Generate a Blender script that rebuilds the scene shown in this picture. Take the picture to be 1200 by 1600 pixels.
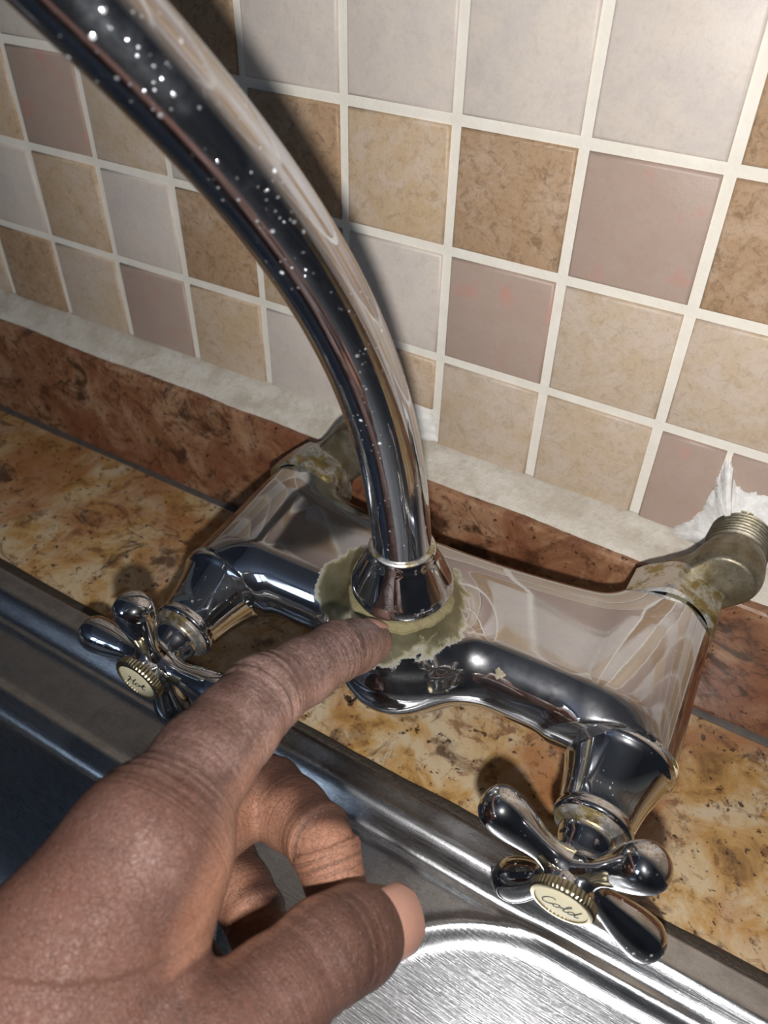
import bpy, bmesh, math, random
import numpy as np
from mathutils import Vector, Matrix

for o in list(bpy.data.objects):
    bpy.data.objects.remove(o, do_unlink=True)
scene = bpy.context.scene
COL = scene.collection
random.seed(7)
RNG = np.random.default_rng(11)

# ------------------------------------------------------------------ camera
CAM = np.array([0.16034, -0.24328, 0.07132])
CR = np.array([[0.85809, 0.51324, 0.01605], [0.34537, -0.55374, -0.75769], [-0.37999, 0.65571, -0.65242]])
cd = bpy.data.cameras.new('camera')
cam = bpy.data.objects.new('camera', cd)
COL.objects.link(cam)
cd.sensor_fit = 'HORIZONTAL'
cd.sensor_width = 36.0
cd.lens = 1262.5 * 36.0 / 1200.0
cd.clip_start = 0.005
cd.clip_end = 20
cd.dof.use_dof = True
cd.dof.focus_distance = 0.25
cd.dof.aperture_fstop = 24.0
mw = Matrix.Identity(4)
for i in range(3):
    mw[i][0] = CR[0][i]; mw[i][1] = -CR[1][i]; mw[i][2] = -CR[2][i]; mw[i][3] = CAM[i]
cam.matrix_world = mw
scene.camera = cam

# ------------------------------------------------------------------ world, flash, window light, exposure
w = bpy.data.worlds.new('world'); scene.world = w
w.use_nodes = True
w.node_tree.nodes['Background'].inputs[0].default_value = (0.42, 0.52, 0.70, 1)
w.node_tree.nodes['Background'].inputs[1].default_value = 0.5

FLASH = CAM + CR.T @ np.array([0.0024, 0.029, -0.008])     # the phone's lamp, just under its lens
fl = bpy.data.lights.new('phone_flash', 'POINT')
fl.energy = 3.6
fl.color = (1.0, 0.978, 0.96)
fl.shadow_soft_size = 0.0045
flo = bpy.data.objects.new('phone_flash', fl); COL.objects.link(flo); flo.location = FLASH

vs = scene.view_settings
vs.view_transform = 'Standard'
try: vs.look = 'None'
except Exception: pass
vs.gamma = 1.0
vs.exposure = 0.0
vs.use_curve_mapping = False

# ------------------------------------------------------------------ helpers
def mesh_obj(name, verts, faces, mat=None, parent=None, smooth=False, mats=None, fmat=None):
    me = bpy.data.meshes.new(name)
    me.from_pydata([tuple(map(float, v)) for v in verts], [], [tuple(map(int, f)) for f in faces])
    if mat is not None: me.materials.append(mat)
    if smooth: me.polygons.foreach_set('use_smooth', [True] * len(me.polygons))
    me.update()
    return link(name, me, parent)

def link(name, me, parent=None):
    o = bpy.data.objects.new(name, me); COL.objects.link(o)
    if parent is not None:
        o.parent = parent
    return o

def tag(o, label=None, cat=None, group=None, kind=None):
    if label: o['label'] = label
    if cat: o['category'] = cat
    if group: o['group'] = group
    if kind: o['kind'] = kind
    return o

def empty(name, loc=(0, 0, 0)):
    o = bpy.data.objects.new(name, None); COL.objects.link(o); o.location = loc
    o.empty_display_size = 0.01
    return o

def box_geo(x0, x1, y0, y1, z0, z1):
    v = [(x0, y0, z0), (x1, y0, z0), (x1, y1, z0), (x0, y1, z0), (x0, y0, z1), (x1, y0, z1), (x1, y1, z1), (x0, y1, z1)]
    f = [(0, 3, 2, 1), (4, 5, 6, 7), (0, 1, 5, 4), (1, 2, 6, 5), (2, 3, 7, 6), (3, 0, 4, 7)]
    return v, f

def box(name, b, mat, parent=None, bevel=0.0, seg=2):
    v, f = box_geo(*b)
    o = mesh_obj(name, v, f, mat, parent)
    if bevel:
        bm = bmesh.new(); bm.from_mesh(o.data)
        bmesh.ops.bevel(bm, geom=bm.edges[:], offset=bevel, segments=seg, affect='EDGES', profile=0.6)
        bm.to_mesh(o.data); bm.free()
    return o

def frame_from_axis(ax, xh=(1, 0, 0)):
    ax = np.array(ax, float); ax /= np.linalg.norm(ax)
    x = np.array(xh, float); x -= ax * (x @ ax); x /= np.linalg.norm(x)
    return x, np.cross(ax, x), ax

def lathe(name, prof, org, ax, mat, parent=None, n=48, xh=(1, 0, 0), cap=True, sharp=None, wob=None):
    """revolve (s, r) pairs around the axis ax from org"""
    X, Y, A = frame_from_axis(ax, xh)
    org = np.array(org, float)
    V = []; F = []
    for s, r in prof:
        for k in range(n):
            a = 2 * math.pi * k / n
            rr = r * (wob(s, a) if wob else 1.0)
            V.append(org + A * s + rr * (math.cos(a) * X + math.sin(a) * Y))
    for i in range(len(prof) - 1):
        for k in range(n):
            F.append((i * n + k, i * n + (k + 1) % n, (i + 1) * n + (k + 1) % n, (i + 1) * n + k))
    if cap:
        F.append(tuple(reversed(range(n)))); F.append(tuple(range((len(prof) - 1) * n, len(prof) * n)))
    o = mesh_obj(name, V, F, mat, parent, smooth=True)
    autosmooth(o, sharp or 35)
    return o

def autosmooth(o, deg):
    me = o.data
    bm = bmesh.new(); bm.from_mesh(me)
    bmesh.ops.recalc_face_normals(bm, faces=bm.faces[:])
    lim = math.radians(deg)
    for e in bm.edges:
        if len(e.link_faces) == 2:
            try: e.smooth = e.calc_face_angle() < lim
            except Exception: pass
    bm.to_mesh(me); bm.free()

def spline(P, n):
    """Catmull-Rom through points"""
    P = np.array(P, float); Q = np.vstack([2 * P[0] - P[1], P, 2 * P[-1] - P[-2]])
    out = []
    m = len(P) - 1
    for t in np.linspace(0, m, n):
        i = min(int(t), m - 1); u = t - i
        a, b, c, d = Q[i:i + 4]
        out.append(0.5 * (2 * b + (c - a) * u + (2 * a - 5 * b + 4 * c - d) * u ** 2 + (3 * b - a - 3 * c + d) * u ** 3))
    return np.array(out)

def tube_geo(P, rad, n=24, cap=True):
    P = np.array(P, float); m = len(P)
    rad = np.full(m, rad) if np.isscalar(rad) else np.array(rad)
    T = np.gradient(P, axis=0); T /= np.linalg.norm(T, axis=1)[:, None]
    u = np.array([1, 0, 0.0]) if abs(T[0][0]) < 0.8 else np.array([0, 1, 0.0])
    V = []; F = []
    for i in range(m):
        u = u - T[i] * (u @ T[i]); u /= np.linalg.norm(u); v = np.cross(T[i], u)
        for k in range(n):
            a = 2 * math.pi * k / n
            V.append(P[i] + rad[i] * (math.cos(a) * u + math.sin(a) * v))
    for i in range(m - 1):
        for k in range(n):
            F.append((i * n + k, i * n + (k + 1) % n, (i + 1) * n + (k + 1) % n, (i + 1) * n + k))
    if cap:
        F.append(tuple(reversed(range(n)))); F.append(tuple(range((m - 1) * n, m * n)))
    return V, F

# ---- implicit surfaces: a grid of signed distances turned into one continuous skin (surface nets)
def smin(a, b, k):
    h = np.clip(0.5 + 0.5 * (b - a) / k, 0, 1)
    return b + (a - b) * h - k * h * (1 - h)

def round_cone(P, a, b, ra, rb):
    a = np.asarray(a, float); b = np.asarray(b, float); ab = b - a
    t = np.clip(((P - a) @ ab) / (ab @ ab), 0, 1)
    return np.linalg.norm(P - a - t[..., None] * ab, axis=-1) - (ra + (rb - ra) * t)

def surface_net(fn, lo, hi, h, newton=3):
    lo = np.array(lo, float); hi = np.array(hi, float)
    N = np.ceil((hi - lo) / h).astype(int) + 1
    ax = [lo[i] + h * np.arange(N[i]) for i in range(3)]
    # coarse pass first, then only the cells near the surface
    K = 6; Nc = (N + K - 1) // K + 1
    axc = [lo[i] + h * K * np.arange(Nc[i]) for i in range(3)]
    Fc = fn(np.stack(np.meshgrid(*axc, indexing='ij'), -1))
    near = np.abs(Fc) < h * K * 1.9
    F = np.kron(Fc, np.ones((K, K, K), np.float32)).astype(np.float32)
    nb_ = np.kron(near, np.ones((K, K, K), bool))
    hK = K // 2
    F = F[hK:hK + N[0], hK:hK + N[1], hK:hK + N[2]].copy(); nb_ = nb_[hK:hK + N[0], hK:hK + N[1], hK:hK + N[2]]
    I0 = np.argwhere(nb_)
    for i0 in range(0, len(I0), 200000):
        q_ = I0[i0:i0 + 200000]
        F[tuple(q_.T)] = fn(lo + h * q_)
    S = F < 0
    C8 = [(i, j, k) for i in (0, 1) for j in (0, 1) for k in (0, 1)]
    sub = lambda A, c: A[c[0]:N[0] - 1 + c[0], c[1]:N[1] - 1 + c[1], c[2]:N[2] - 1 + c[2]]
    cnt = sum(sub(S, c).astype(int) for c in C8)
    act = (cnt > 0) & (cnt < 8)
    idx = np.full(act.shape, -1); I = np.argwhere(act); idx[act] = np.arange(len(I))
    acc = np.zeros((len(I), 3)); num = np.zeros(len(I))
    for c in C8:
        for a in range(3):
            if c[a]: continue
            d = list(c); d[a] = 1
            f0 = sub(F, c)[act]; f1 = sub(F, d)[act]
            m = (f0 < 0) != (f1 < 0)
            t = np.where(m, f0 / np.where(f0 - f1 == 0, 1, f0 - f1), 0)
            p = np.array(c, float)[None] + t[:, None] * np.eye(3)[a][None]
            acc[m] += p[m]; num[m] += 1
    V = lo + h * (I + acc / num[:, None])
    quads = []
    for a in range(3):
        b, c = (a + 1) % 3, (a + 2) % 3
        n = list(N); n[a] -= 1
        sl0 = [slice(None)] * 3; sl1 = [slice(None)] * 3
        sl0[a] = slice(0, N[a] - 1); sl1[a] = slice(1, N[a])
        A = S[tuple(sl0)]; B = S[tuple(sl1)]
        E = np.argwhere(A != B)
        E = E[(E[:, b] > 0) & (E[:, c] > 0) & (E[:, b] < N[b] - 1) & (E[:, c] < N[c] - 1)]
        flip = A[tuple(E.T)]
        def cell(db, dc):
            q = E.copy(); q[:, b] -= db; q[:, c] -= dc
            return idx[tuple(q.T)]
        Q = np.stack([cell(1, 1), cell(0, 1), cell(0, 0), cell(1, 0)], 1)
        Q[~flip] = Q[~flip][:, ::-1]
        quads.append(Q)
    Q = np.vstack(quads)
    Q = Q[(Q >= 0).all(1)]
    e = h * 0.25
    for _ in range(newton):
        f = fn(V)
        g = np.stack([(fn(V + e * np.eye(3)[i]) - fn(V - e * np.eye(3)[i])) / (2 * e) for i in range(3)], 1)
        step = f[:, None] * g / np.maximum((g ** 2).sum(1), 0.05)[:, None]
        V = V - np.clip(step, -h * 0.6, h * 0.6)
    f = fn(V)
    g = np.stack([(fn(V + e * np.eye(3)[i]) - fn(V - e * np.eye(3)[i])) / (2 * e) for i in range(3)], 1)
    g /= np.linalg.norm(g, axis=1)[:, None] + 1e-9
    return V, Q, g

def noise1(x, seed, amp=1.0):
    r = np.random.default_rng(seed); out = np.zeros_like(x)
    for k in range(7):
        f = r.uniform(15, 60) * (1.7 ** k); out += np.sin(x * f + r.uniform(0, 6.28)) / (1.5 ** k)
    return amp * out / 2.2

# ------------------------------------------------------------------ materials
class NT:
    def __init__(self, name):
        self.m = bpy.data.materials.new(name); self.m.use_nodes = True
        self.t = self.m.node_tree; self.b = self.t.nodes['Principled BSDF']
    def n(self, typ, **kw):
        nd = self.t.nodes.new(typ)
        for k, v in kw.items():
            if k in nd.inputs.keys(): nd.inputs[k].default_value = v
            else: setattr(nd, k, v)
        return nd
    def l(self, a, b): self.t.links.new(a, b)
    def coord(self, scale=(1, 1, 1), kind='Object', rnd=False):
        tc = self.n('ShaderNodeTexCoord'); mp = self.n('ShaderNodeMapping')
        mp.inputs['Scale'].default_value = scale
        self.l(tc.outputs[kind], mp.inputs['Vector'])
        if rnd:
            oi = self.n('ShaderNodeObjectInfo')
            mu = self.n('ShaderNodeVectorMath', operation='SCALE'); mu.inputs[0].default_value = (13.1, 7.7, 21.3)
            self.l(oi.outputs['Random'], mu.inputs['Scale'])
            self.l(mu.outputs[0], mp.inputs['Location'])
        return mp.outputs[0]
    def noise(self, vec, scale, detail=4, rough=0.6, dist=0.0):
        nd = self.n('ShaderNodeTexNoise'); nd.inputs['Scale'].default_value = scale
        nd.inputs['Detail'].default_value = detail; nd.inputs['Roughness'].default_value = rough
        nd.inputs['Distortion'].default_value = dist
        self.l(vec, nd.inputs['Vector']); return nd.outputs['Fac']
    def vor(self, vec, scale, feature='F1', out='Distance', rand=1.0):
        nd = self.n('ShaderNodeTexVoronoi'); nd.feature = feature; nd.inputs['Scale'].default_value = scale
        nd.inputs['Randomness'].default_value = rand
        self.l(vec, nd.inputs['Vector']); return nd.outputs[out]
    def ramp(self, fac, stops, interp='LINEAR'):
        nd = self.n('ShaderNodeValToRGB'); cr = nd.color_ramp; cr.interpolation = interp
        while len(cr.elements) > 1: cr.elements.remove(cr.elements[-1])
        for i, (p, c) in enumerate(stops):
            e = cr.elements[0] if i == 0 else cr.elements.new(p)
            e.position = p
            e.color = (c, c, c, 1) if np.isscalar(c) else tuple(c) + (1,)
        self.l(fac, nd.inputs[0]); return nd.outputs[0]
    def mix(self, fac, a, b, blend='MIX'):
        nd = self.n('ShaderNodeMix', data_type='RGBA', blend_type=blend)
        for sock, v in ((nd.inputs[0], fac), (nd.inputs[6], a), (nd.inputs[7], b)):
            if hasattr(v, 'is_output'): self.l(v, sock)
            elif np.isscalar(v): sock.default_value = v
            else: sock.default_value = tuple(v) + (1,)
        return nd.outputs[2]
    def math(self, op, a, b=0.0):
        nd = self.n('ShaderNodeMath', operation=op)
        for i, v in enumerate((a, b)):
            if hasattr(v, 'is_output'): self.l(v, nd.inputs[i])
            else: nd.inputs[i].default_value = v
        return nd.outputs[0]
    def bump(self, h, strength=0.3, dist=0.001, normal=None):
        nd = self.n('ShaderNodeBump'); nd.inputs['Strength'].default_value = strength
        nd.inputs['Distance'].default_value = dist
        self.l(h, nd.inputs['Height'])
        if normal is not None: self.l(normal, nd.inputs['Normal'])
        return nd.outputs[0]
    def set(self, **kw):
        for k, v in kw.items():
            s = self.b.inputs[k.replace('_', ' ')]
            if hasattr(v, 'is_output'): self.l(v, s)
            elif isinstance(v, tuple) and len(v) == 3: s.default_value = v + (1,)
            else: s.default_value = v
        return self.m

def haze(t, fac, rough):
    """dried water film: a share of the metal reflects softly"""
    b2 = t.n('ShaderNodeBsdfPrincipled'); b2.inputs['Metallic'].default_value = 1.0; b2.inputs['Roughness'].default_value = rough
    lk = t.b.inputs['Base Color'].links
    if lk: t.l(lk[0].from_socket, b2.inputs['Base Color'])
    mx = t.n('ShaderNodeMixShader'); out = t.t.nodes['Material Output']
    if hasattr(fac, 'is_output'): t.l(fac, mx.inputs[0])
    else: mx.inputs[0].default_value = fac
    t.l(t.b.outputs[0], mx.inputs[1]); t.l(b2.outputs[0], mx.inputs[2]); t.l(mx.outputs[0], out.inputs['Surface'])
    return t.m

def tile_mat(name, base, blotch, dark, amount, fine=0.5, spots=None):
    t = NT(name); c = t.coord(rnd=True)
    n1 = t.noise(c, 70, 8, 0.72, 0.5)
    n2 = t.noise(c, 650, 5, 0.75)
    n3 = t.noise(c, 230, 7, 0.78, 0.8)
    col = t.mix(t.ramp(n1, [(0.5 - amount * 0.2, 0.0), (0.62 - amount * 0.1, 0.85)]), base, blotch)
    col = t.mix(t.math('MULTIPLY', t.ramp(n3, [(0.5, 0.0), (0.64, 1.0)]), fine), col, dark)
    col = t.mix(t.math('MULTIPLY', t.ramp(n2, [(0.50, 0.0), (0.68, 1.0)]), 0.40 * fine + 0.12), col, dark)
    if spots:
        n4 = t.noise(c, 75, 3, 0.5)
        col = t.mix(t.math('MULTIPLY', t.ramp(n4, [(0.60, 0.0), (0.70, 1.0)]), 0.5), col, spots)
    nb = t.bump(n2, 0.25, 0.0004)
    return t.set(Base_Color=col, Roughness=0.42, Specular_IOR_Level=0.35, Normal=nb)

M = {}
M['t_light'] = tile_mat('tile_pale_grey', (0.56, 0.50, 0.455), (0.62, 0.545, 0.47), (0.40, 0.33, 0.27), 0.5, 0.22)
M['t_tan'] = tile_mat('tile_tan', (0.55, 0.435, 0.335), (0.50, 0.36, 0.215), (0.27, 0.18, 0.10), 0.5, 0.45)
M['t_brown'] = tile_mat('tile_mottled_brown', (0.46, 0.335, 0.235), (0.38, 0.245, 0.14), (0.19, 0.115, 0.06), 0.8, 0.75)
M['t_mauve'] = tile_mat('tile_mauve', (0.385, 0.285, 0.232), (0.40, 0.305, 0.25), (0.29, 0.20, 0.155), 0.5, 0.12, spots=(0.50, 0.24, 0.19))
M['t_cream'] = tile_mat('tile_cream', (0.54, 0.44, 0.355), (0.50, 0.385, 0.26), (0.31, 0.23, 0.14), 0.35, 0.40)

t = NT('grout'); c = t.coord()
M['grout'] = t.set(Base_Color=t.mix(t.noise(c, 160, 5), (0.66, 0.61, 0.52), (0.80, 0.77, 0.69)), Roughness=0.85, Normal=t.bump(t.noise(c, 700, 5), 0.5, 0.0005))
t = NT('caulk'); c = t.coord()
n1 = t.noise(c, 60, 6, 0.7); n2 = t.noise(c, 300, 6, 0.7)
col = t.mix(t.ramp(n1, [(0.42, 0.0), (0.62, 1.0)]), (0.64, 0.60, 0.52), (0.50, 0.44, 0.36))
col = t.mix(t.ramp(n2, [(0.55, 0.0), (0.75, 0.7)]), col, (0.38, 0.33, 0.26))
M['caulk'] = t.set(Base_Color=col, Roughness=0.75, Normal=t.bump(n2, 0.7, 0.0012))
t = NT('plaster_white'); c = t.coord()
n2 = t.noise(c, 240, 6, 0.65)
M['plaster'] = t.set(Base_Color=t.mix(t.ramp(n2, [(0.4, 0.0), (0.75, 1.0)]), (0.80, 0.79, 0.76), (0.58, 0.55, 0.50)), Roughness=0.8, Normal=t.bump(n2, 0.6, 0.001))
t = NT('beige_filler'); c = t.coord()
n2 = t.noise(c, 240, 6, 0.65)
M['filler'] = t.set(Base_Color=t.mix(n2, (0.34, 0.28, 0.21), (0.55, 0.47, 0.37)), Roughness=0.7, Normal=t.bump(n2, 0.5, 0.001))

def granite(name, pal, red, redamt, dark, off, dk=0.57):
    t = NT(name); c0 = t.coord(); mp = t.n('ShaderNodeMapping'); mp.inputs['Location'].default_value = off
    t.l(c0, mp.inputs['Vector']); c = mp.outputs[0]
    n1 = t.noise(c, 42, 7, 0.68, 0.8)
    n2 = t.noise(c, 17, 5, 0.6, 1.2)
    n3 = t.noise(c, 150, 6, 0.7, 0.5)
    n4 = t.noise(c, 330, 4, 0.6)
    n5 = t.noise(c, 30, 6, 0.7, 1.5)
    col = t.ramp(n1, [(0.30, pal[0]), (0.44, pal[1]), (0.56, pal[2]), (0.70, pal[3])])
    col = t.mix(t.ramp(n2, [(0.52 - redamt * 0.16, 0.0), (0.66 - redamt * 0.1, 0.85)]), col, red)
    col = t.mix(t.ramp(n3, [(0.53, 0.0), (0.64, 0.8)]), col, tuple(0.5 * np.array(red)))
    col = t.mix(t.ramp(n5, [(dk, 0.0), (dk + 0.09, 0.85)]), col, dark)
    col = t.mix(t.ramp(n4, [(0.61, 0.0), (0.67, 0.9)]), col, tuple(0.6 * np.array(dark)))
    return t.set(Base_Color=col, Roughness=t.ramp(n3, [(0.3, 0.16), (0.8, 0.32)]), Specular_IOR_Level=0.45, Normal=t.bump(n4, 0.08, 0.0004))
M['gran_top'] = granite('granite_gold', [(0.20, 0.105, 0.035), (0.42, 0.25, 0.09), (0.50, 0.385, 0.235), (0.50, 0.42, 0.31)], (0.33, 0.145, 0.060), 0.22, (0.060, 0.030, 0.018), (0, 0, 0))
M['gran_up'] = granite('granite_russet', [(0.10, 0.040, 0.020), (0.215, 0.098, 0.050), (0.33, 0.185, 0.105), (0.34, 0.245, 0.165)], (0.19, 0.066, 0.033), 0.65, (0.030, 0.013, 0.008), (3.1, 1.7, 0.4), 0.53)

t = NT('dark_sealant'); c = t.coord()
M['sealant'] = t.set(Base_Color=t.mix(t.noise(c, 500, 4), (0.012, 0.010, 0.009), (0.06, 0.045, 0.03)), Roughness=0.6, Normal=t.bump(t.noise(c, 600, 4), 0.6, 0.001))
t = NT('grey_joint'); c = t.coord()
M['joint'] = t.set(Base_Color=t.mix(t.noise(c, 200, 4), (0.030, 0.025, 0.022), (0.12, 0.10, 0.085)), Roughness=0.6)

# brushed steel
t = NT('brushed_steel'); c = t.coord((14, 260, 60)); c2 = t.coord(); c3 = t.coord((300, 22, 60))
b1 = t.noise(c, 7, 5, 0.7); b3 = t.noise(c3, 5, 4, 0.7); b2 = t.noise(c2, 120, 5, 0.65)
rough = t.math('ADD', t.math('MULTIPLY', b1, 0.14), t.math('MULTIPLY', b2, 0.16))
rough = t.math('ADD', rough, 0.12)
nb = t.bump(b1, 0.22, 0.0003); nb = t.bump(b3, 0.12, 0.0003, nb); nb = t.bump(b2, 0.10, 0.0004, nb)
M['steel'] = t.set(Base_Color=t.mix(t.ramp(b2, [(0.4, 0.0), (0.75, 1.0)]), (0.52, 0.53, 0.54), (0.38, 0.38, 0.39)), Metallic=1.0, Roughness=rough, Anisotropic=0.3, Normal=nb)

def chrome(name, base=(0.60, 0.61, 0.63), rough=0.045, spots=0.5, tint=(0.35, 0.35, 0.36)):
    t = NT(name); c = t.coord()
    sp = t.vor(c, 260); n1 = t.noise(c, 90, 5, 0.7); n2 = t.noise(c, 900, 3, 0.6)
    sp2 = t.vor(c, 620)
    dots = t.math('MAXIMUM', t.ramp(sp, [(0.0, 1.0), (0.10, 0.7), (0.14, 0.0)]), t.ramp(sp2, [(0.0, 0.8), (0.10, 0.5), (0.16, 0.0)]))
    patch = t.ramp(n1, [(0.49, 0.0), (0.62, 1.0)])
    dep = t.math('MULTIPLY', t.math('MULTIPLY', dots, patch), spots)
    film = t.math('MULTIPLY', patch, 0.10 * spots)
    rg = t.math('ADD', t.math('ADD', rough, t.math('MULTIPLY', dep, 0.5)), film)
    col = t.mix(t.math('MULTIPLY', film, 2.0), base, tuple(0.8 * np.array(base)))
    met = t.math('SUBTRACT', 1.0, dep)
    colr = t.mix(dep, col, (0.75, 0.76, 0.78))
    nb = t.bump(dep, 0.5, 0.0004); nb = t.bump(n2, 0.015, 0.0003, nb)
    t.set(Base_Color=colr, Metallic=met, Roughness=rg, Normal=nb)
    return haze(t, t.math('ADD', 0.05, t.math('MULTIPLY', patch, 0.10 * spots)), 0.30)
M['chrome'] = chrome('chrome')
M['chrome_spout'] = chrome('chrome_spout', (0.58, 0.60, 0.645), 0.035, 1.0)
t = NT('stained_chrome'); c = t.coord()
n1 = t.noise(c, 260, 6, 0.7); n2 = t.noise(c, 110, 5, 0.7)
st = t.ramp(n2, [(0.46, 0.0), (0.56, 1.0)])
col = t.mix(st, (0.62, 0.60, 0.56), (0.36, 0.28, 0.12))
col = t.mix(t.ramp(n1, [(0.54, 0.0), (0.66, 0.9)]), col, (0.10, 0.075, 0.035))
M['stained'] = t.set(Base_Color=col, Metallic=t.ramp(n1, [(0.5, 0.9), (0.7, 0.3)]), Roughness=t.ramp(n1, [(0.3, 0.22), (0.7, 0.55)]), Normal=t.bump(n1, 0.35, 0.0005))
t = NT('dull_brass'); c = t.coord()
n1 = t.noise(c, 300, 6, 0.7); n2 = t.noise(c, 90, 5, 0.7)
col = t.mix(t.ramp(n2, [(0.4, 0.0), (0.6, 1.0)]), (0.27, 0.245, 0.19), (0.165, 0.14, 0.09))
col = t.mix(t.ramp(n1, [(0.55, 0.0), (0.7, 0.8)]), col, (0.09, 0.07, 0.04))
M['dull'] = t.set(Base_Color=col, Metallic=0.85, Roughness=t.ramp(n1, [(0.3, 0.34), (0.7, 0.6)]), Normal=t.bump(n1, 0.3, 0.0005))
t = NT('knurled_brass'); c = t.coord()
M['brass'] = t.set(Base_Color=t.mix(t.noise(c, 500, 4), (0.50, 0.44, 0.30), (0.28, 0.24, 0.15)), Metallic=1.0, Roughness=0.3)
t = NT('cream_plastic'); c = t.coord()
M['cream'] = t.set(Base_Color=t.mix(t.noise(c, 300, 4), (0.80, 0.74, 0.52), (0.74, 0.66, 0.42)), Roughness=0.4)
t = NT('black_print'); M['ink'] = t.set(Base_Color=(0.012, 0.012, 0.014), Roughness=0.5)
t = NT('lime_scale'); c = t.coord(); n1 = t.noise(c, 700, 5, 0.7)
M['scale'] = t.set(Base_Color=t.mix(n1, (0.24, 0.21, 0.11), (0.13, 0.105, 0.045)), Roughness=0.8, Normal=t.bump(n1, 0.8, 0.0008))
t = NT('yellowed_tape'); c = t.coord()
M['tape'] = t.set(Base_Color=t.mix(t.noise(c, 400, 4), (0.80, 0.74, 0.50), (0.70, 0.60, 0.33)), Roughness=0.6)
t = NT('water'); t.b.inputs['Transmission Weight'].default_value = 1.0
M['water'] = t.set(Base_Color=(1.0, 1.0, 1.0), Roughness=0.0, IOR=1.33)

# ------------------------------------------------------------------ room shell
P = 0.042                 # tile pitch
ZB = -2.9523 * P          # bottom edge of the tiles
ZC = -0.19                # worktop level
YU = -0.018               # face of the stone upstand
ZU = -0.1305              # top of the upstand
X0, X1, Y0, ZF, ZT = -1.3, 1.7, -2.3, -1.09, 1.45

t = NT('wall_paint'); c = t.coord()
M['paint'] = t.set(Base_Color=t.mix(t.noise(c, 3, 4), (0.13, 0.155, 0.21), (0.16, 0.18, 0.24)), Roughness=0.8)
t = NT('ceiling_paint'); M['ceil'] = t.set(Base_Color=(0.32, 0.35, 0.42), Roughness=0.9)
t = NT('floor_tile'); c = t.coord()
M['floor'] = t.set(Base_Color=t.mix(t.noise(c, 5, 5), (0.20, 0.16, 0.13), (0.30, 0.25, 0.2)), Roughness=0.5)

wall = box('wall_back', (X0, X1, 0.0014, 0.12, ZF, ZT), M['grout']); tag(wall, kind='structure', label='kitchen wall of square beige tiles with white grout')
tag(box('floor', (X0, X1, Y0, 0.12, ZF - 0.1, ZF), M['floor']), kind='structure')
tag(box('ceiling', (X0, X1, Y0, 0.12, ZT, ZT + 0.1), M['ceil']), kind='structure')
tag(box('wall_right', (X1, X1 + 0.1, Y0, 0.12, ZF, ZT), M['paint']), kind='structure')
tag(box('wall_left', (X0 - 0.1, X0, Y0, 0.12, ZF, ZT), M['paint']), kind='structure')
# rear wall with a window opening
wx0, wx1, wz0, wz1 = -1.26, -0.62, 0.40, 1.25
V = []; F = []
for b in ((X0, wx0, Y0 - 0.1, Y0, ZF, ZT), (wx1, X1, Y0 - 0.1, Y0, ZF, ZT), (wx0, wx1, Y0 - 0.1, Y0, ZF, wz0), (wx0, wx1, Y0 - 0.1, Y0, wz1, ZT)):
    v, f = box_geo(*b); k = len(V); V += v; F += [tuple(i + k for i in q) for q in f]
tag(mesh_obj('wall_rear', V, F, M['paint']), kind='structure')
t = NT('daylight_pane')
t.b.inputs['Emission Color'].default_value = (0.62, 0.78, 1.0, 1); t.b.inputs['Emission Strength'].default_value = 4.0
M['pane'] = t.set(Base_Color=(0.5, 0.6, 0.7), Roughness=0.2)
t = NT('window_frame_paint'); M['wframe'] = t.set(Base_Color=(0.6, 0.6, 0.58), Roughness=0.5)
win = empty('window_1', ((wx0 + wx1) / 2, Y0 - 0.05, wz0)); tag(win, kind='structure')
W2 = (wx1 - wx0) / 2; H2 = wz1 - wz0
for i in range(2):
    a = -W2 + 0.04 + i * W2; box('pane', (a, a + W2 - 0.06, -0.005, 0.005, 0.04, H2 - 0.04), M['pane'], win)
for b in ((-W2, -W2 + 0.04, -0.03, 0.03, 0, H2), (W2 - 0.04, W2, -0.03, 0.03, 0, H2), (-0.02, 0.02, -0.03, 0.03, 0, H2), (-W2, W2, -0.03, 0.03, 0, 0.04), (-W2, W2, -0.03, 0.03, H2 - 0.04, H2)):
    box('window_frame', b, M['wframe'], win, 0.003)

# ------------------------------------------------------------------ wall tiles
G = 0.0036
def tile_geo(wd, ht, bev=0.0011, dep=0.006, sub=None):
    a, b = wd / 2, ht / 2
    ring = lambda e, y: [(-a + e, y, -b + e), (a - e, y, -b + e), (a - e, y, b - e), (-a + e, y, b - e)]
    V = ring(0, dep) + ring(0, bev * 0.8) + ring(bev * 0.35, bev * 0.25) + ring(bev, 0.0)
    F = []
    for r in range(3):
        for k in range(4):
            F.append((r * 4 + k, r * 4 + (k + 1) % 4, r * 4 + 4 + (k + 1) % 4, r * 4 + 4 + k))
    F.append((12, 13, 14, 15))
    return V, F
tile_me = {}
def tile_mesh(kind, wd, ht):
    key = (kind, round(wd, 4), round(ht, 4))
    if key not in tile_me:
        V, F = tile_geo(wd, ht)
        me = bpy.data.meshes.new('tile'); me.from_pydata(V, [], F); me.materials.append(M['t_' + kind])
        me.polygons.foreach_set('use_smooth', [True] * len(F)); me.update()
        tile_me[key] = me
    return tile_me[key]
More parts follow.
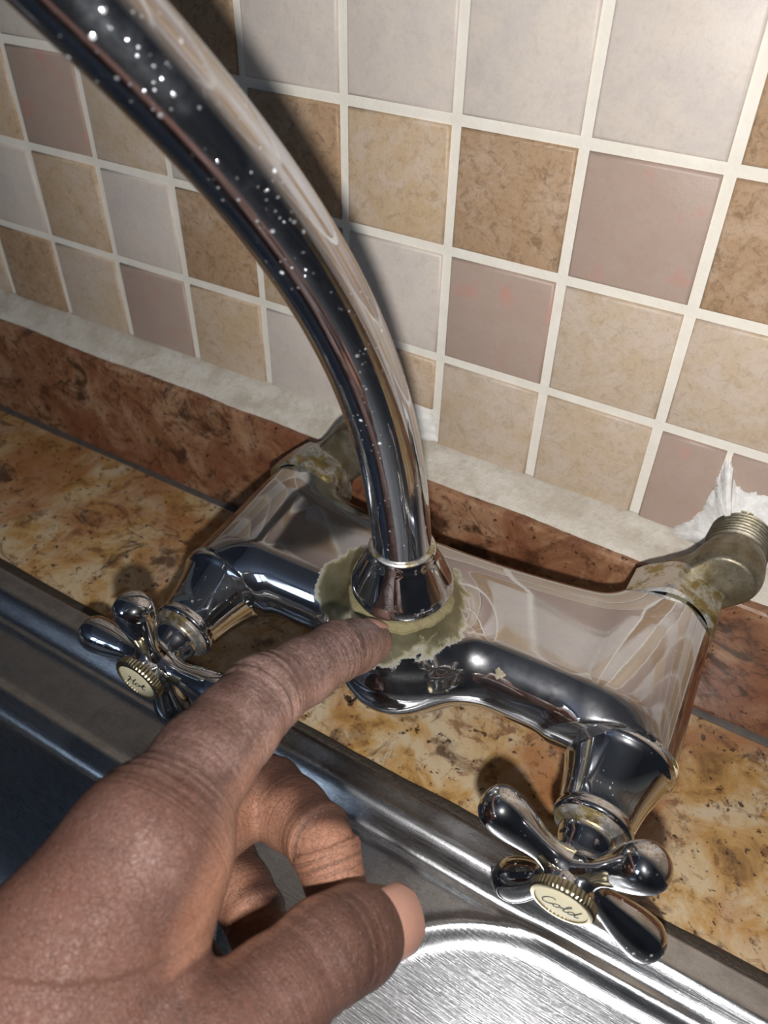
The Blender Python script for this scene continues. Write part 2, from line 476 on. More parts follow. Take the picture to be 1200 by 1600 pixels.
KIND = {(-2, -1): 'brown', (-1, -1): 'light', (0, -1): 'light', (1, -1): 'light', (2, -1): 'light', (3, -1): 'brown', (-4, -1): 'light', (-5, -1): 'light', (-3, -1): 'cream',
        (-5, 0): 'tan', (-4, 0): 'mauve', (-3, 0): 'cream', (-2, 0): 'light', (-1, 0): 'brown', (0, 0): 'tan', (1, 0): 'brown', (2, 0): 'mauve', (3, 0): 'brown',
        (-5, 1): 'light', (-4, 1): 'tan', (-3, 1): 'light', (-2, 1): 'brown', (-1, 1): 'tan', (0, 1): 'light', (1, 1): 'mauve', (2, 1): 'cream', (3, 1): 'cream', (4, 1): 'tan',
        (-6, 2): 'cream', (-5, 2): 'brown', (-4, 2): 'cream', (-3, 2): 'mauve', (-2, 2): 'tan', (-1, 2): 'light', (0, 2): 'tan', (1, 2): 'cream', (2, 2): 'cream', (3, 2): 'mauve', (4, 2): 'mauve'}
kinds = ['light', 'tan', 'brown', 'mauve', 'cream']
rest = {k: ([], []) for k in kinds}
def put_tile(x, z, wd, ht, kind):
    o = bpy.data.objects.new('tile', tile_mesh(kind, wd, ht)); COL.objects.link(o); o.parent = wall
    o.location = (x, random.uniform(-0.00025, 0.0002), z)
    o.rotation_euler = (random.uniform(-.004, .004), random.uniform(-.006, .006), random.uniform(-.004, .004))
for r in range(-12, 3):
    for c_ in range(-16, 17):
        kind = KIND.get((c_, r)) or random.choice(kinds)
        x = (c_ + 0.5) * P; z = -(r + 0.5) * P; wd = ht = P - G
        if r == 2:
            top = -2 * P - G / 2; bot = ZB
            z = (top + bot) / 2; ht = top - bot
        near = -9 <= c_ <= 7 and r >= -8
        if near:
            if (c_, r) == (0, 2):
                put_tile(x, -2 * P - G / 2 - 0.011, wd, 0.022, kind); continue
            if (c_, r) == (3, 2):
                x_a = 3 * P + G / 2; x_b = 3.58 * P - 0.001
                put_tile((x_a + x_b) / 2, z, x_b - x_a, ht, kind); continue
            if (c_, r) == (4, 2):
                x_a = 3.58 * P + 0.001; x_b = 5 * P - G / 2
                put_tile((x_a + x_b) / 2, z, x_b - x_a, ht, kind); continue
            put_tile(x, z, wd, ht, kind)
        else:
            V, F = tile_geo(wd, ht); Vr, Fr = rest[kind]; k = len(Vr)
            Vr += [(a + x, b, c + z) for a, b, c in V]; Fr += [tuple(i + k for i in q) for q in F]
for kname, (V, F) in rest.items():
    o = mesh_obj('distant_tiles', V, F, M['t_' + kname], wall); o['kind'] = 'stuff'

# ------------------------------------------------------------------ stone upstand, caulk, worktop
def strip(name, prof_fn, xs, mat, parent=None, close=True):
    V = []; F = []
    for x in xs:
        V += [(x, y, z) for y, z in prof_fn(x)]
    m = len(prof_fn(xs[0]))
    for i in range(len(xs) - 1):
        for k in range(m if close else m - 1):
            k2 = (k + 1) % m
            F.append((i * m + k, (i + 1) * m + k, (i + 1) * m + k2, i * m + k2))
    if close:
        F.append(tuple(range(m))); F.append(tuple(reversed(range((len(xs) - 1) * m, len(xs) * m))))
    o = mesh_obj(name, V, F, mat, parent, smooth=True); autosmooth(o, 50); return o

ups = box('upstand', (-0.75, 0.75, YU, 0.001, ZC, ZU), M['gran_up'], None, 0.0022, 3)
tag(ups, 'russet speckled granite upstand running along the foot of the tiles', 'upstand')
top = box('worktop', (-0.75, 0.75, -0.1035, 0.001, ZC - 0.03, ZC), M['gran_top'], None, 0.0012, 2)
tag(top, 'golden brown speckled granite worktop strip behind the sink', 'worktop')
xs = np.arange(-0.75, 0.7501, 0.003)
cn1 = noise1(xs, 3, 0.0011); cn2 = noise1(xs, 5, 0.0016); cn3 = noise1(xs, 9, 0.0012)
ci = {round(float(x), 5): i for i, x in enumerate(xs)}
def caulk_prof(x):
    i = ci[round(float(x), 5)]
    a, b, c = cn1[i], cn2[i], cn3[i]
    return [(0.001, ZB + 0.0012 + a * 0.5), (-0.0009, ZB + 0.0010 + a * 0.5), (-0.0035 + a * .3, ZB - 0.0010 + a * .3), (-0.0080 + b * .6, ZB - 0.0034 + a * .5),
            (-0.0125 + b * .8, ZU + 0.0016 + c * .5), (-0.0142 + b, ZU + 0.0002), (-0.0142 + b, ZU - 0.002), (0.001, ZU - 0.003)]
ck = strip('caulk_bead', caulk_prof, xs, M['caulk']); tag(ck, 'rough cream caulk bead between tiles and granite upstand', 'caulk')
def joint_prof(x):
    i = ci[round(float(x), 5)]; a = cn2[i] * .35
    return [(YU + 0.001, ZC - .001), (YU + 0.001, ZC + 0.0016 + a), (YU - 0.0006, ZC + 0.0012 + a), (YU - 0.0022 - a, ZC + 0.0003), (YU - 0.0022 - a, ZC - .001)]
jt = strip('joint_line', joint_prof, xs, M['joint']); jt.parent = ups
jt['label'] = 'dark grey joint along the bottom of the upstand'

# white filler around the pipe and under the short tile
def blob(name, pts, org, mat, hgt, seed, parent=None, n=56, rings=9, pw=1.6):
    """low mound on the wall with an irregular outline; pts = (x, z) outline around org"""
    P2 = spline(np.vstack([pts, pts[:1]]), n + 1)[:-1]; r = np.random.default_rng(seed)
    V = [(org[0], -hgt, org[1])]; F = []
    for j in range(1, rings + 1):
        u = j / rings
        for k in range(n):
            d = P2[k] - np.array(org); q = np.array(org) + d * u * (1 + 0.05 * u * r.normal())
            V.append((q[0], 0.0012 - (hgt + 0.0012) * (1 - u ** pw) + r.normal() * 0.00022 * (1 - u), q[1]))
    for k in range(n): F.append((0, 1 + k, 1 + (k + 1) % n))
    for j in range(rings - 1):
        for k in range(n):
            a = 1 + j * n; F.append((a + k, a + n + k, a + n + (k + 1) % n, a + (k + 1) % n))
    o = mesh_obj(name, V, F, mat, parent, smooth=True); autosmooth(o, 180); return o
o = blob('filler_patch', np.array([(0.1498, -0.0890), (0.1520, -0.0885), (0.1545, -0.0945), (0.1600, -0.0968), (0.168, -0.0960), (0.180, -0.0975), (0.186, -0.112), (0.183, -0.1265), (0.160, -0.1285), (0.140, -0.1275), (0.1405, -0.1225), (0.1450, -0.1165), (0.1482, -0.106), (0.1492, -0.097)]), (0.1600, -0.112), M['plaster'], 0.0070, 4, n=96, pw=2.2)
tag(o, 'white plaster patch smeared around the right threaded pipe', 'plaster')
o = blob('filler_patch', np.array([(0.003, -0.1062), (0.018, -0.1080), (0.0395, -0.1085), (0.0412, -0.118), (0.0405, -0.1262), (0.018, -0.1275), (0.000, -0.1265), (-0.004, -0.116)]), (0.018, -0.117), M['plaster'], 0.003, 5, pw=3)
tag(o, 'white plaster patch under the short cut tile beside the spout', 'plaster')

# ------------------------------------------------------------------ sink
def sstep(a, b, x):
    t = np.clip((x - a) / (b - a), 0, 1); return t * t * (3 - 2 * t)
def sd_rrect(x, y, cx, cy, hx, hy, r):
    qx = np.abs(x - cx) - hx + r; qy = np.abs(y - cy) - hy + r
    return np.hypot(np.maximum(qx, 0), np.maximum(qy, 0)) + np.minimum(np.maximum(qx, qy), 0) - r
SX0, SX1, SY0, SY1 = -0.44, 0.50, -0.54, -0.1045
def sink_z(x, y):
    d = -sd_rrect(x, y, (SX0 + SX1) / 2, (SY0 + SY1) / 2, (SX1 - SX0) / 2, (SY1 - SY0) / 2, 0.02)     # distance in from the outer edge
    z = ZC + 0.0016 - 0.0016 * sstep(0.0025, 0.0, d)
    z = z + 0.0003 * np.exp(-((d - 0.0108) / 0.0018) ** 2)
    z = z - 0.0062 * sstep(0.0115, 0.0205, d)
    z = z + 0.0007 * np.exp(-((d - 0.0212) / 0.0016) ** 2)
    # deep bowl on the left
    e = -sd_rrect(x, y, -0.165, -0.325, 0.238, 0.1725, 0.045)
    z = z + 0.0010 * np.exp(-((e + 0.003) / 0.0022) ** 2)
    rf = 0.006; ec = np.clip(e, 0, None)
    dep = np.where(ec < rf * 0.985, rf - np.sqrt(np.maximum(rf * rf - np.minimum(ec, rf) ** 2, 0)), rf * 0.83 + (ec - rf * 0.985) * 7.0)
    z = z - (0.150 - 0.02 * np.logaddexp(0, (0.150 - dep) / 0.02)) - 0.02 * np.logaddexp(0, 7.5) + 0.150
    # shallow round-cornered dish on the right
    g = -sd_rrect(x, y, 0.282, -0.322 + 0.04 * (x - 0.16), 0.180, 0.195, 0.056)
    z = z + 0.0016 * np.exp(-((g + 0.0015) / 0.0024) ** 2) - 0.0022 * sstep(0.000, 0.005, g)
    gg = np.clip(g - 0.004, 0, 1)
    z = z - 0.021 * (1 - np.exp(-(gg / 0.085))) 
    return z
ys = np.concatenate([np.arange(SY1, -0.20, -0.0011), np.arange(-0.20, SY0 - 0.0001, -0.004)])
xa = np.concatenate([np.arange(SX0, -0.15, 0.005), np.arange(-0.15, 0.24, 0.0016), np.arange(0.24, SX1 + 0.001, 0.004)])
XX, YY = np.meshgrid(xa, ys, indexing='ij')
ZZ = sink_z(XX, YY)
nx, ny = XX.shape
V = np.stack([XX, YY, ZZ], -1).reshape(-1, 3)
ii = (np.arange(nx - 1)[:, None] * ny + np.arange(ny - 1)[None]).ravel()
F = np.stack([ii, ii + 1, ii + ny + 1, ii + ny], 1)
sink = mesh_obj('kitchen_sink', V, F, M['steel'], None, smooth=True)
tag(sink, 'scratched stainless steel kitchen sink with dark left bowl and shallow dish', 'sink')
def seal_prof(x):
    i = ci[round(float(x), 5)]; a = cn1[i] * 0.7; b = cn3[i] * .5
    return [(-0.1030 + b, ZC - 0.003), (-0.1026 + b, ZC + 0.0008 + a * .3), (-0.1042, ZC + 0.0016 + a * .3), (-0.1062 + a, ZC + 0.0014), (-0.1062 + a, ZC - 0.003)]
xs_s = xs[(xs > SX0) & (xs < SX1)]
sl = strip('sealant_line', seal_prof, xs_s, M['sealant'], sink); sl['label'] = 'black sealant line between sink rim and granite'

# ------------------------------------------------------------------ mixer tap
MR = np.array([[0.9995, -0.0227, -0.0217], [0.0224, 0.9996, -0.0161], [0.0220, 0.0156, 0.9996]])
MO = np.array([0.07739, -0.03047, -0.13558])
L = lambda p: MR @ np.array(p, float) + MO          # tap frame -> place
D = lambda v: MR @ np.array(v, float)
mixer = empty('mixer_tap', (0.0774, -0.0305, -0.1356))
tag(mixer, 'chrome wall mixer tap with curved spout and two cross handles', 'tap')
bpy.context.view_layer.update()
def adopt(o, parent=None):
    """parent, keeping the place-space coordinates of the mesh"""
    p = parent or mixer
    o.parent = p
    o.matrix_parent_inverse = Matrix.Translation(-Vector(root_loc(p)))
    return o
def root_loc(p):
    while p.parent: p = p.parent
    return p.location

NUTS = {1: np.array([0.0742, -0.0065, 0.0070]), -1: np.array([-0.0708, -0.0045, 0.0030])}     # middles of the union nuts
def body_sdf(Pw):
    q = (Pw - MO) @ MR
    x = np.sqrt(q[..., 0] ** 2 + 1e-8); y = q[..., 1]; z = q[..., 2]
    # bridge between the arms: a flattened tube with a level top
    by = -0.0300 + 0.0060 * np.clip(x / 0.06, 0, 1) ** 2; bz = 0.0012
    fy = -0.0500; fz = -0.0015
    vy = fy - by; vz = fz - bz
    t = np.clip(((y - by) * vy + (z - bz) * vz) / (vy ** 2 + vz ** 2), 0, 1)
    dx = np.maximum(x - 0.060, 0)
    d = np.sqrt(dx ** 2 + (y - by - t * vy) ** 2 + (z - bz - t * vz) ** 2) - 0.0145
    for sg in (1, -1):
        n0 = NUTS[sg]; c0 = np.array([sg * 0.0752, -0.0610, -0.0100])
        arm = round_cone(q, n0, c0, 0.0137, 0.0166)
        arm = np.maximum(arm, (q - c0) @ np.array([0, -1, -0.0457]) + 0.0030)
        arm = np.maximum(arm, q[..., 1] - n0[1] + 0.0050)
        d = smin(d, arm, 0.012)
    hub = round_cone(q, (0, -0.0590, -0.0015), (0, -0.0580, 0.0040), 0.0220, 0.0195)
    d = smin(d, hub, 0.014)
    boss = round_cone(q, (0, -0.0584, 0.010), (0, -0.0584, 0.0190), 0.0175, 0.0150)
    d = smin(d, boss, 0.008)
    return np.maximum(d, z - 0.0272)

# body material: chrome, plating worn to brass around the spout, cloudy film
t = NT('worn_chrome_body'); c = t.coord()
n1 = t.noise(c, 110, 6, 0.62, 0.3); n2 = t.noise(c, 900, 4, 0.65); n3 = t.noise(c, 60, 5, 0.7)
sp = t.vor(c, 300)
cx = L((0.0, -0.0584, 0.018)) - np.array(mixer.location)
vm = t.n('ShaderNodeVectorMath', operation='SUBTRACT'); t.l(c, vm.inputs[0]); vm.inputs[1].default_value = tuple(cx + np.array([-0.0075, 0.003, 0.004]))
vs_ = t.n('ShaderNodeVectorMath', operation='MULTIPLY'); t.l(vm.outputs[0], vs_.inputs[0]); vs_.inputs[1].default_value = (0.90, 1.0, 0.9)
vl = t.n('ShaderNodeVectorMath', operation='LENGTH'); t.l(vs_.outputs[0], vl.inputs[0])
dist = t.math('ADD', vl.outputs['Value'], t.math('MULTIPLY', t.math('SUBTRACT', n1, 0.5), 0.013))
worn = t.ramp(t.math('MULTIPLY', dist, 20.0), [(0.490, 1.0), (0.505, 0.0)])
rim = t.ramp(t.math('MULTIPLY', dist, 20.0), [(0.465, 0.0), (0.490, 1.0), (0.503, 1.0), (0.512, 0.0)])
brassc = t.mix(t.ramp(n1, [(0.35, 0.0), (0.65, 1.0)]), (0.30, 0.28, 0.185), (0.19, 0.165, 0.08))
dots = t.math('MULTIPLY', t.ramp(sp, [(0.0, 1.0), (0.08, 0.8), (0.12, 0.0)]), t.ramp(n3, [(0.5, 0.0), (0.62, 0.8)]))
film = t.ramp(n3, [(0.38, 0.0), (0.70, 1.0)])
col = t.mix(worn, (0.60, 0.60, 0.615), brassc)
col = t.mix(t.math('MULTIPLY', rim, 0.5), col, (0.44, 0.42, 0.30))
col = t.mix(dots, col, (0.7, 0.7, 0.7))
met = t.math('MULTIPLY', t.math('SUBTRACT', 1.0, t.math('MULTIPLY', rim, 0.6)), t.math('SUBTRACT', 1.0, t.math('MULTIPLY', worn, 0.25)))
rg = t.math('ADD', t.math('MULTIPLY', worn, 0.30), t.math('ADD', t.math('MULTIPLY', film, 0.06), 0.035))
rg = t.math('ADD', rg, t.math('MULTIPLY', dots, 0.3))
nb = t.bump(n2, 0.015, 0.0003)
t.set(Base_Color=col, Metallic=met, Roughness=rg, Normal=nb)
M['body'] = haze(t, t.math('ADD', 0.06, t.math('MULTIPLY', film, 0.22)), 0.30)

lo = MO + np.array([-0.105, -0.095, -0.040]); hi = MO + np.array([0.105, 0.022, 0.045])
V, Q, g = surface_net(body_sdf, lo, hi, 0.0011)
body = mesh_obj('body', V - np.array(mixer.location), Q, M['body'], mixer, smooth=True)
autosmooth(body, 42)

vb, gb = V, g
def on_body(spot):
    k = np.argmin(np.linalg.norm(vb - spot, axis=1)); return vb[k], gb[k]
def part_lathe(name, prof, org, ax, mat, parent=None, **kw):
    o = lathe(name, prof, np.array(org) - np.array(mixer.location), ax, mat, parent or mixer, **kw)
    return o
def part_mesh(name, V, F, mat, parent=None, smooth=True, ang=None):
    o = mesh_obj(name, np.array(V) - np.array(mixer.location), F, mat, parent or mixer, smooth=smooth)
    if ang: autosmooth(o, ang)
    return o

for spot, r_ in (((0.11324, -0.09027, -0.12725), 0.0016),):
    q0, g0 = on_body(np.array(spot))
    part_lathe('plating_chip', [(-0.0004, r_ * 1.05), (0.0001, r_), (0.00012, r_ * 0.6), (0.0001, r_ * 0.1)], q0, g0, M['dull'], body, n=22,
               wob=lambda s, a: 1 + 0.22 * math.sin(3 * a + 1) + 0.12 * math.sin(7 * a))['label'] = 'small brown chip in the plating'
# spout cone, washer, spout
cone = part_lathe('spout_collar', [(-0.0022, 0.0120), (-0.0020, 0.0148), (-0.0005, 0.0156), (0.0012, 0.0158), (0.0035, 0.0152), (0.0120, 0.0108), (0.0138, 0.0103), (0.0150, 0.0102), (0.0158, 0.0098), (0.0158, 0.0086)],
                  L((0, -0.0584, 0.0292)), D((0, 0, 1)), M['chrome'], n=64, cap=False)
part_lathe('collar_ring', [(0, 0.0086), (0.0001, 0.0094), (0.0005, 0.0097), (0.0009, 0.0094), (0.0010, 0.0086)], L((0, -0.0584, 0.0448)), D((0, 0, 1)), M['stained'], cone, n=48, cap=False)
part_lathe('lime_ring', [(0, 0.013), (0.0002, 0.0165), (0.0012, 0.0163), (0.0020, 0.0152), (0.0026, 0.0130)], L((0, -0.0584, 0.0244)), D((0, 0, 1)), M['scale'], n=72, cap=False,
           wob=lambda s, a: 1 + 0.02 * math.sin(5 * a + 1) + 0.018 * math.sin(11 * a) + 0.012 * math.sin(23 * a + s * 900))['label'] = 'yellow lime scale crust under the spout collar'
# spout path: leans out of the collar over the sink, then arches down beyond the picture
az, th0, a1, a2, a3 = -2.0538, 0.09289, 0.45011, 1.46363, -1.32706
B0 = L((0, -0.0584, 0.0434))
pts = []; q = np.array([0.0778, -0.0895, -0.0931]); ds = 0.004; s = 0.0
pts.append(q - np.array([0, 0, 1]) * 0.004 + np.array([math.sin(th0) * math.cos(az), math.sin(th0) * math.sin(az), 0]) * -0.004)
th = th0
while th < math.radians(168) and s < 0.6:
    pts.append(q.copy())
    u = s / 0.2
    if s < 0.165:
        th = th0 + a1 * u + a2 * u ** 2 + a3 * u ** 3
    else:
        th += ds / 0.085
    q = q + ds * np.array([math.sin(th) * math.cos(az), math.sin(th) * math.sin(az), math.cos(th)]); s += ds
for _ in range(4):
    pts.append(q.copy()); q = q + ds * np.array([math.sin(th) * math.cos(az), math.sin(th) * math.sin(az), math.cos(th)])
pts = np.array(pts)
V, F = tube_geo(pts, 0.0087, 48)
part_mesh('spout', V, F, M['chrome_spout'], ang=60)
V, F = tube_geo(np.array([pts[-1] + (pts[-1] - pts[-2]) * k for k in (-1.5, -1.2, 2.0, 2.3)]), [0.0090, 0.0104, 0.0104, 0.0092], 40)
part_mesh('nozzle', V, F, M['chrome'], ang=40)

# nuts, eccentric unions, threaded stubs
def nut_geo(org, ax, r, ln, rot=0.0):
    X, Y, A = frame_from_axis(ax); V = []; F = []; n = 48
    prof = [(0.0, 0.80, 0), (0.0, 0.93, 0), (0.0012, 1.0, 1), (ln - 0.0016, 1.0, 1), (ln, 0.92, 0), (ln, 0.75, 0)]
    for s, k, hx in prof:
        for i in range(n):
            a = 2 * math.pi * i / n + rot
            m = ((a - rot) % (math.pi / 3)) - math.pi / 6
            rr = r * k
            hexr = r * 0.866 / math.cos(m) * 1.0
            rr = min(rr * 1.0, hexr) if not hx else hexr
            V.append(org + A * s + rr * (math.cos(a) * X + math.sin(a) * Y))
    for j in range(len(prof) - 1):
        for i in range(n):
            F.append((j * n + i, j * n + (i + 1) % n, (j + 1) * n + (i + 1) % n, (j + 1) * n + i))
    return V, F
for sgn, wallx, wallz, ecx in ((1, 0.1632, -0.1125, 0.0085), (-1, 0.0215, -0.1160, 0.0080)):
    nm = L(NUTS[sgn]); ay = np.array([0, 1.0, 0])
    n0 = nm - ay * 0.0075
    V, F = nut_geo(n0, ay, 0.0166, 0.0140, 0.42 if sgn > 0 else 0.30)
    part_mesh('union_nut', V, F, M['stained'], ang=25)
    # eccentric: round disc behind the nut, then a threaded stub shifted sideways into the wall
    e0 = nm + ay * 0.0060
    stub = np.array([wallx, e0[1] - 0.0005, wallz])
    def ecc(Pw):
        r2 = np.hypot(Pw[..., 0] - e0[0], Pw[..., 2] - e0[2])
        d = np.maximum(r2 - 0.0118, np.abs(Pw[..., 1] - e0[1] - 0.0008) - 0.0040)
        d = smin(d, np.maximum(round_cone(Pw, e0 + ay * 0.004, stub + ay * 0.004, 0.0098, 0.0098), np.abs(Pw[..., 1] - e0[1] - 0.004) - 0.0045), 0.0025)
        s2 = np.hypot(Pw[..., 0] - wallx, Pw[..., 2] - wallz)
        d = smin(d, -smin(0.0100 - s2, (-0.013 - stub[1]) / 2 - np.abs(Pw[..., 1] - (stub[1] - 0.013) / 2), 0.008), 0.003)
        return d - 0.0004
    lo = np.minimum(e0, stub) - 0.016; hi = np.maximum(e0, stub) + 0.018; hi[1] = 0.0
    V, Q, g = surface_net(ecc, lo, hi, 0.0011)
    ec = part_mesh('eccentric_union', V, Q, M['dull'], ang=40)
    prof = []
    s = 0.0
    while s < 0.019:
        prof += [(s, 0.0092), (s + 0.0006, 0.0102), (s + 0.0013, 0.0092)]; s += 0.0016
    part_lathe('pipe_thread', prof, np.array([wallx, -0.0160, wallz]), (0, 1, 0), M['dull'], ec, n=40, sharp=80)

# valve bonnets, hubs, levers, caps
SCRIPT = {
    'C': [[(0.62, 0.86), (0.50, 0.98), (0.30, 0.93), (0.12, 0.66), (0.06, 0.36), (0.16, 0.08), (0.36, 0.00), (0.58, 0.10), (0.74, 0.28)]],
    'o': [[(0.30, 0.46), (0.12, 0.40), (0.04, 0.20), (0.14, 0.02), (0.32, 0.06), (0.42, 0.26), (0.34, 0.44), (0.28, 0.46), (0.40, 0.36), (0.58, 0.38)]],
    'l': [[(0.00, 0.20), (0.20, 0.50), (0.34, 0.84), (0.30, 1.00), (0.20, 0.86), (0.16, 0.40), (0.20, 0.06), (0.32, 0.02), (0.46, 0.18)]],
    'd': [[(0.36, 0.40), (0.20, 0.46), (0.05, 0.26), (0.10, 0.03), (0.26, 0.06), (0.42, 0.40), (0.54, 0.98)], [(0.54, 0.98), (0.44, 0.40), (0.46, 0.06), (0.58, 0.03), (0.70, 0.16)]],
    'H': [[(0.06, 0.80), (0.20, 0.96), (0.24, 0.70), (0.14, 0.30), (0.04, 0.00)], [(0.74, 1.00), (0.60, 0.62), (0.52, 0.10), (0.60, 0.00), (0.74, 0.14)], [(0.10, 0.44), (0.36, 0.52), (0.62, 0.50)]],
    't': [[(0.00, 0.20), (0.18, 0.50), (0.30, 0.88), (0.20, 0.40), (0.18, 0.08), (0.28, 0.00), (0.44, 0.16)], [(0.06, 0.60), (0.46, 0.64)]],
    "'": [[(0.05, 0.75), (0.12, 0.90)]],
}
def lettering(txt, org, U, Vv, Nn, h, parent, adv):
    x = 0.0; VV = []; FF = []
    tot = sum(adv[c] for c in txt)
    for ch in txt:
        for st in SCRIPT[ch]:
            pl = spline(st, 9 * len(st))
            P3 = [org + U * ((x + a + 0.28 * b - tot / 2 - 0.1) * h) + Vv * ((b - 0.48) * h) + Nn * 0.00003 for a, b in pl]
            # a flat ribbon of ink
            P3 = np.array(P3); T = np.gradient(P3, axis=0); T /= np.linalg.norm(T, axis=1)[:, None] + 1e-12
            S = np.cross(T, Nn); k = len(VV); wv = 0.00021
            for i in range(len(P3)):
                VV += [P3[i] + S[i] * wv, P3[i] + S[i] * wv * 0.6 + Nn * 0.00006, P3[i] - S[i] * wv * 0.6 + Nn * 0.00006, P3[i] - S[i] * wv]
            for i in range(len(P3) - 1):
                for j in range(3):
                    FF.append((k + i * 4 + j, k + i * 4 + 4 + j, k + i * 4 + 5 + j, k + i * 4 + 1 + j))
        x += adv[ch]
    o = part_mesh('lettering', VV, FF, M['ink'], parent)
    return o

for sgn, ang, txt, trot in ((1, 0.9535, 'Cold', -0.02), (-1, 0.0307, 'Hot', -0.12)):
    c1 = L((sgn * 0.0752, -0.061, -0.010))
    tilt = -0.0457; splay = -0.0027 * sgn
    ax = D((math.sin(splay), -math.cos(tilt), math.sin(tilt))); ax = ax / np.linalg.norm(ax)
    Xh = D((1, 0, 0)); Xh = Xh - ax * (Xh @ ax); Xh /= np.linalg.norm(Xh)
    Zh = np.cross(Xh, -ax); Zh = -Zh if Zh[2] < 0 else Zh
    # bonnet
    bon = part_lathe('bonnet', [(-0.0035, 0.0150), (-0.0034, 0.0166), (-0.0022, 0.0172), (-0.0006, 0.0172), (0.0004, 0.0165), (0.0010, 0.0158), (0.0022, 0.0153), (0.0060, 0.0141), (0.0105, 0.0128), (0.0150, 0.0119), (0.0185, 0.0114),
                                (0.0192, 0.0112), (0.0200, 0.0116), (0.0210, 0.0118), (0.0220, 0.0116), (0.0226, 0.0108), (0.0226, 0.0080)], c1, ax, M['chrome'], n=64, xh=Xh, sharp=50)
    part_lathe('seal_ring', [(0, 0.0150), (0.0002, 0.0171), (0.0009, 0.0174), (0.0016, 0.0171), (0.0018, 0.0150)], c1 - ax * 0.0046, ax, M['stained'], bon, n=64, xh=Xh, cap=False)
    part_lathe('gland_nut', [(0.0215, 0.0070), (0.0218, 0.0106), (0.0228, 0.0108), (0.0236, 0.0106), (0.0240, 0.0099), (0.0242, 0.0088), (0.0246, 0.0078), (0.0256, 0.0074), (0.0262, 0.0066)], c1, ax, M['stained'], n=40, xh=Xh)
    hub = part_lathe('handle_hub', [(0.0252, 0.0060), (0.0253, 0.0080), (0.0258, 0.0084), (0.0268, 0.0084), (0.0285, 0.0077), (0.0310, 0.0069), (0.0345, 0.0066), (0.0375, 0.0066), (0.0400, 0.0070), (0.0420, 0.0078), (0.0432, 0.0084), (0.0434, 0.0060)], c1, ax, M['chrome'], n=48, xh=Xh)
    hc = c1 + ax * 0.0371
    for k in range(4):
        a = ang + k * math.pi / 2
        d = math.cos(a) * Xh + math.sin(a) * Zh
        prof = [(0.0030, 0.0062), (0.0055, 0.0056), (0.0070, 0.0049), (0.0095, 0.0043), (0.0120, 0.0042), (0.0150, 0.0047), (0.0180, 0.0054), (0.0210, 0.0060), (0.0240, 0.00645), (0.0265, 0.0066), (0.0288, 0.0064), (0.0306, 0.0057), (0.0319, 0.0046), (0.0327, 0.0031), (0.0331, 0.0012)]
        part_lathe('lever', prof, hc, d, M['chrome'], hub, n=32, xh=ax, sharp=60)
    cap = part_lathe('index_cap', [(0.0430, 0.0070), (0.0432, 0.0087), (0.0437, 0.0090), (0.0458, 0.0090), (0.0464, 0.0087), (0.0466, 0.0083), (0.0466, 0.0075), (0.0460, 0.0074)], c1, ax, M['brass'], n=144, xh=Xh, sharp=30,
                     wob=lambda s, a: 1 + (0.022 * math.cos(48 * a) if 0.0434 < s < 0.0462 else 0))
    ins = part_lathe('insert', [(0.0450, 0.0074), (0.0462, 0.0074), (0.0464, 0.0060), (0.0465, 0.0030), (0.0465, 0.0005)], c1, ax, M['cream'], cap, n=48, xh=Xh, sharp=50)
    ins['label'] = 'cream disc printed with script lettering'
    U = math.cos(trot) * Xh + math.sin(trot) * Zh; Vv = -math.sin(trot) * Xh + math.cos(trot) * Zh
    lettering(txt, c1 + ax * 0.04652 - Vv * 0.0004, U, Vv, ax, 0.0046, cap, {'C': 0.72, 'o': 0.52, 'l': 0.40, 'd': 0.62, 'H': 0.72, 't': 0.46})

# scraps of yellowed tape poking out of the joints
def scrap(org, ax, r0, a0, a1, s0, s1, parent, Xh, name='thread_tape'):
    X, Y, A = frame_from_axis(ax, Xh); V = []; F = []; n = 14; R_ = np.random.default_rng(abs(int(a0 * 100)) + 5)
    for i in range(n + 1):
        a = a0 + (a1 - a0) * i / n; tap = math.sin(math.pi * i / n) ** 0.5
        for s, r in ((s0, r0), (s0, r0 + 0.0010 * tap + 0.0002), ((s0 + s1) / 2, r0 + 0.0014 * tap + R_.normal() * 0.0001), (s1 * tap + s0 * (1 - tap), r0 + 0.0008 * tap), (s1 * tap + s0 * (1 - tap), r0)):
            V.append(org + A * s + r * (math.cos(a) * X + math.sin(a) * Y))
    for i in range(n):
        for j in range(5):
            F.append((i * 5 + j, i * 5 + (j + 1) % 5, (i + 1) * 5 + (j + 1) % 5, (i + 1) * 5 + j))
    F.append(tuple(range(5))); F.append(tuple(reversed(range(n * 5, n * 5 + 5))))
    return part_mesh(name, V, F, M['tape'], parent, ang=50)
axv = D((0, -1, -0.0457)); axv /= np.linalg.norm(axv)
def vangle(org, ax, Xh, tgt):
    X, Y, A = frame_from_axis(ax, Xh); d = np.array(tgt) - org; return math.atan2(d @ Y, d @ X)
Rc1 = L((0.0752, -0.061, -0.010)); Xr = D((1, 0, 0))
aR = vangle(Rc1, axv, Xr, Rc1 + D((1, 0, 0.25)))
scrap(Rc1 - axv * 0.0050, axv, 0.0160, aR - 0.28, aR + 0.30, 0.0, 0.0042, body, Xr)['label'] = 'yellowed sealing tape at the cold valve joint'
n0 = L(NUTS[1]) - np.array([0, 0.0062, 0])
aN = vangle(n0, (0, 1, 0), Xr, n0 + np.array([0.02, 0, 1]))
scrap(n0, (0, 1, 0), 0.0134, aN - 0.26, aN + 0.30, -0.0012, 0.0026, body, Xr)['label'] = 'yellowed sealing tape at the right union nut'
n0 = L(NUTS[-1]) - np.array([0, 0.0062, 0])
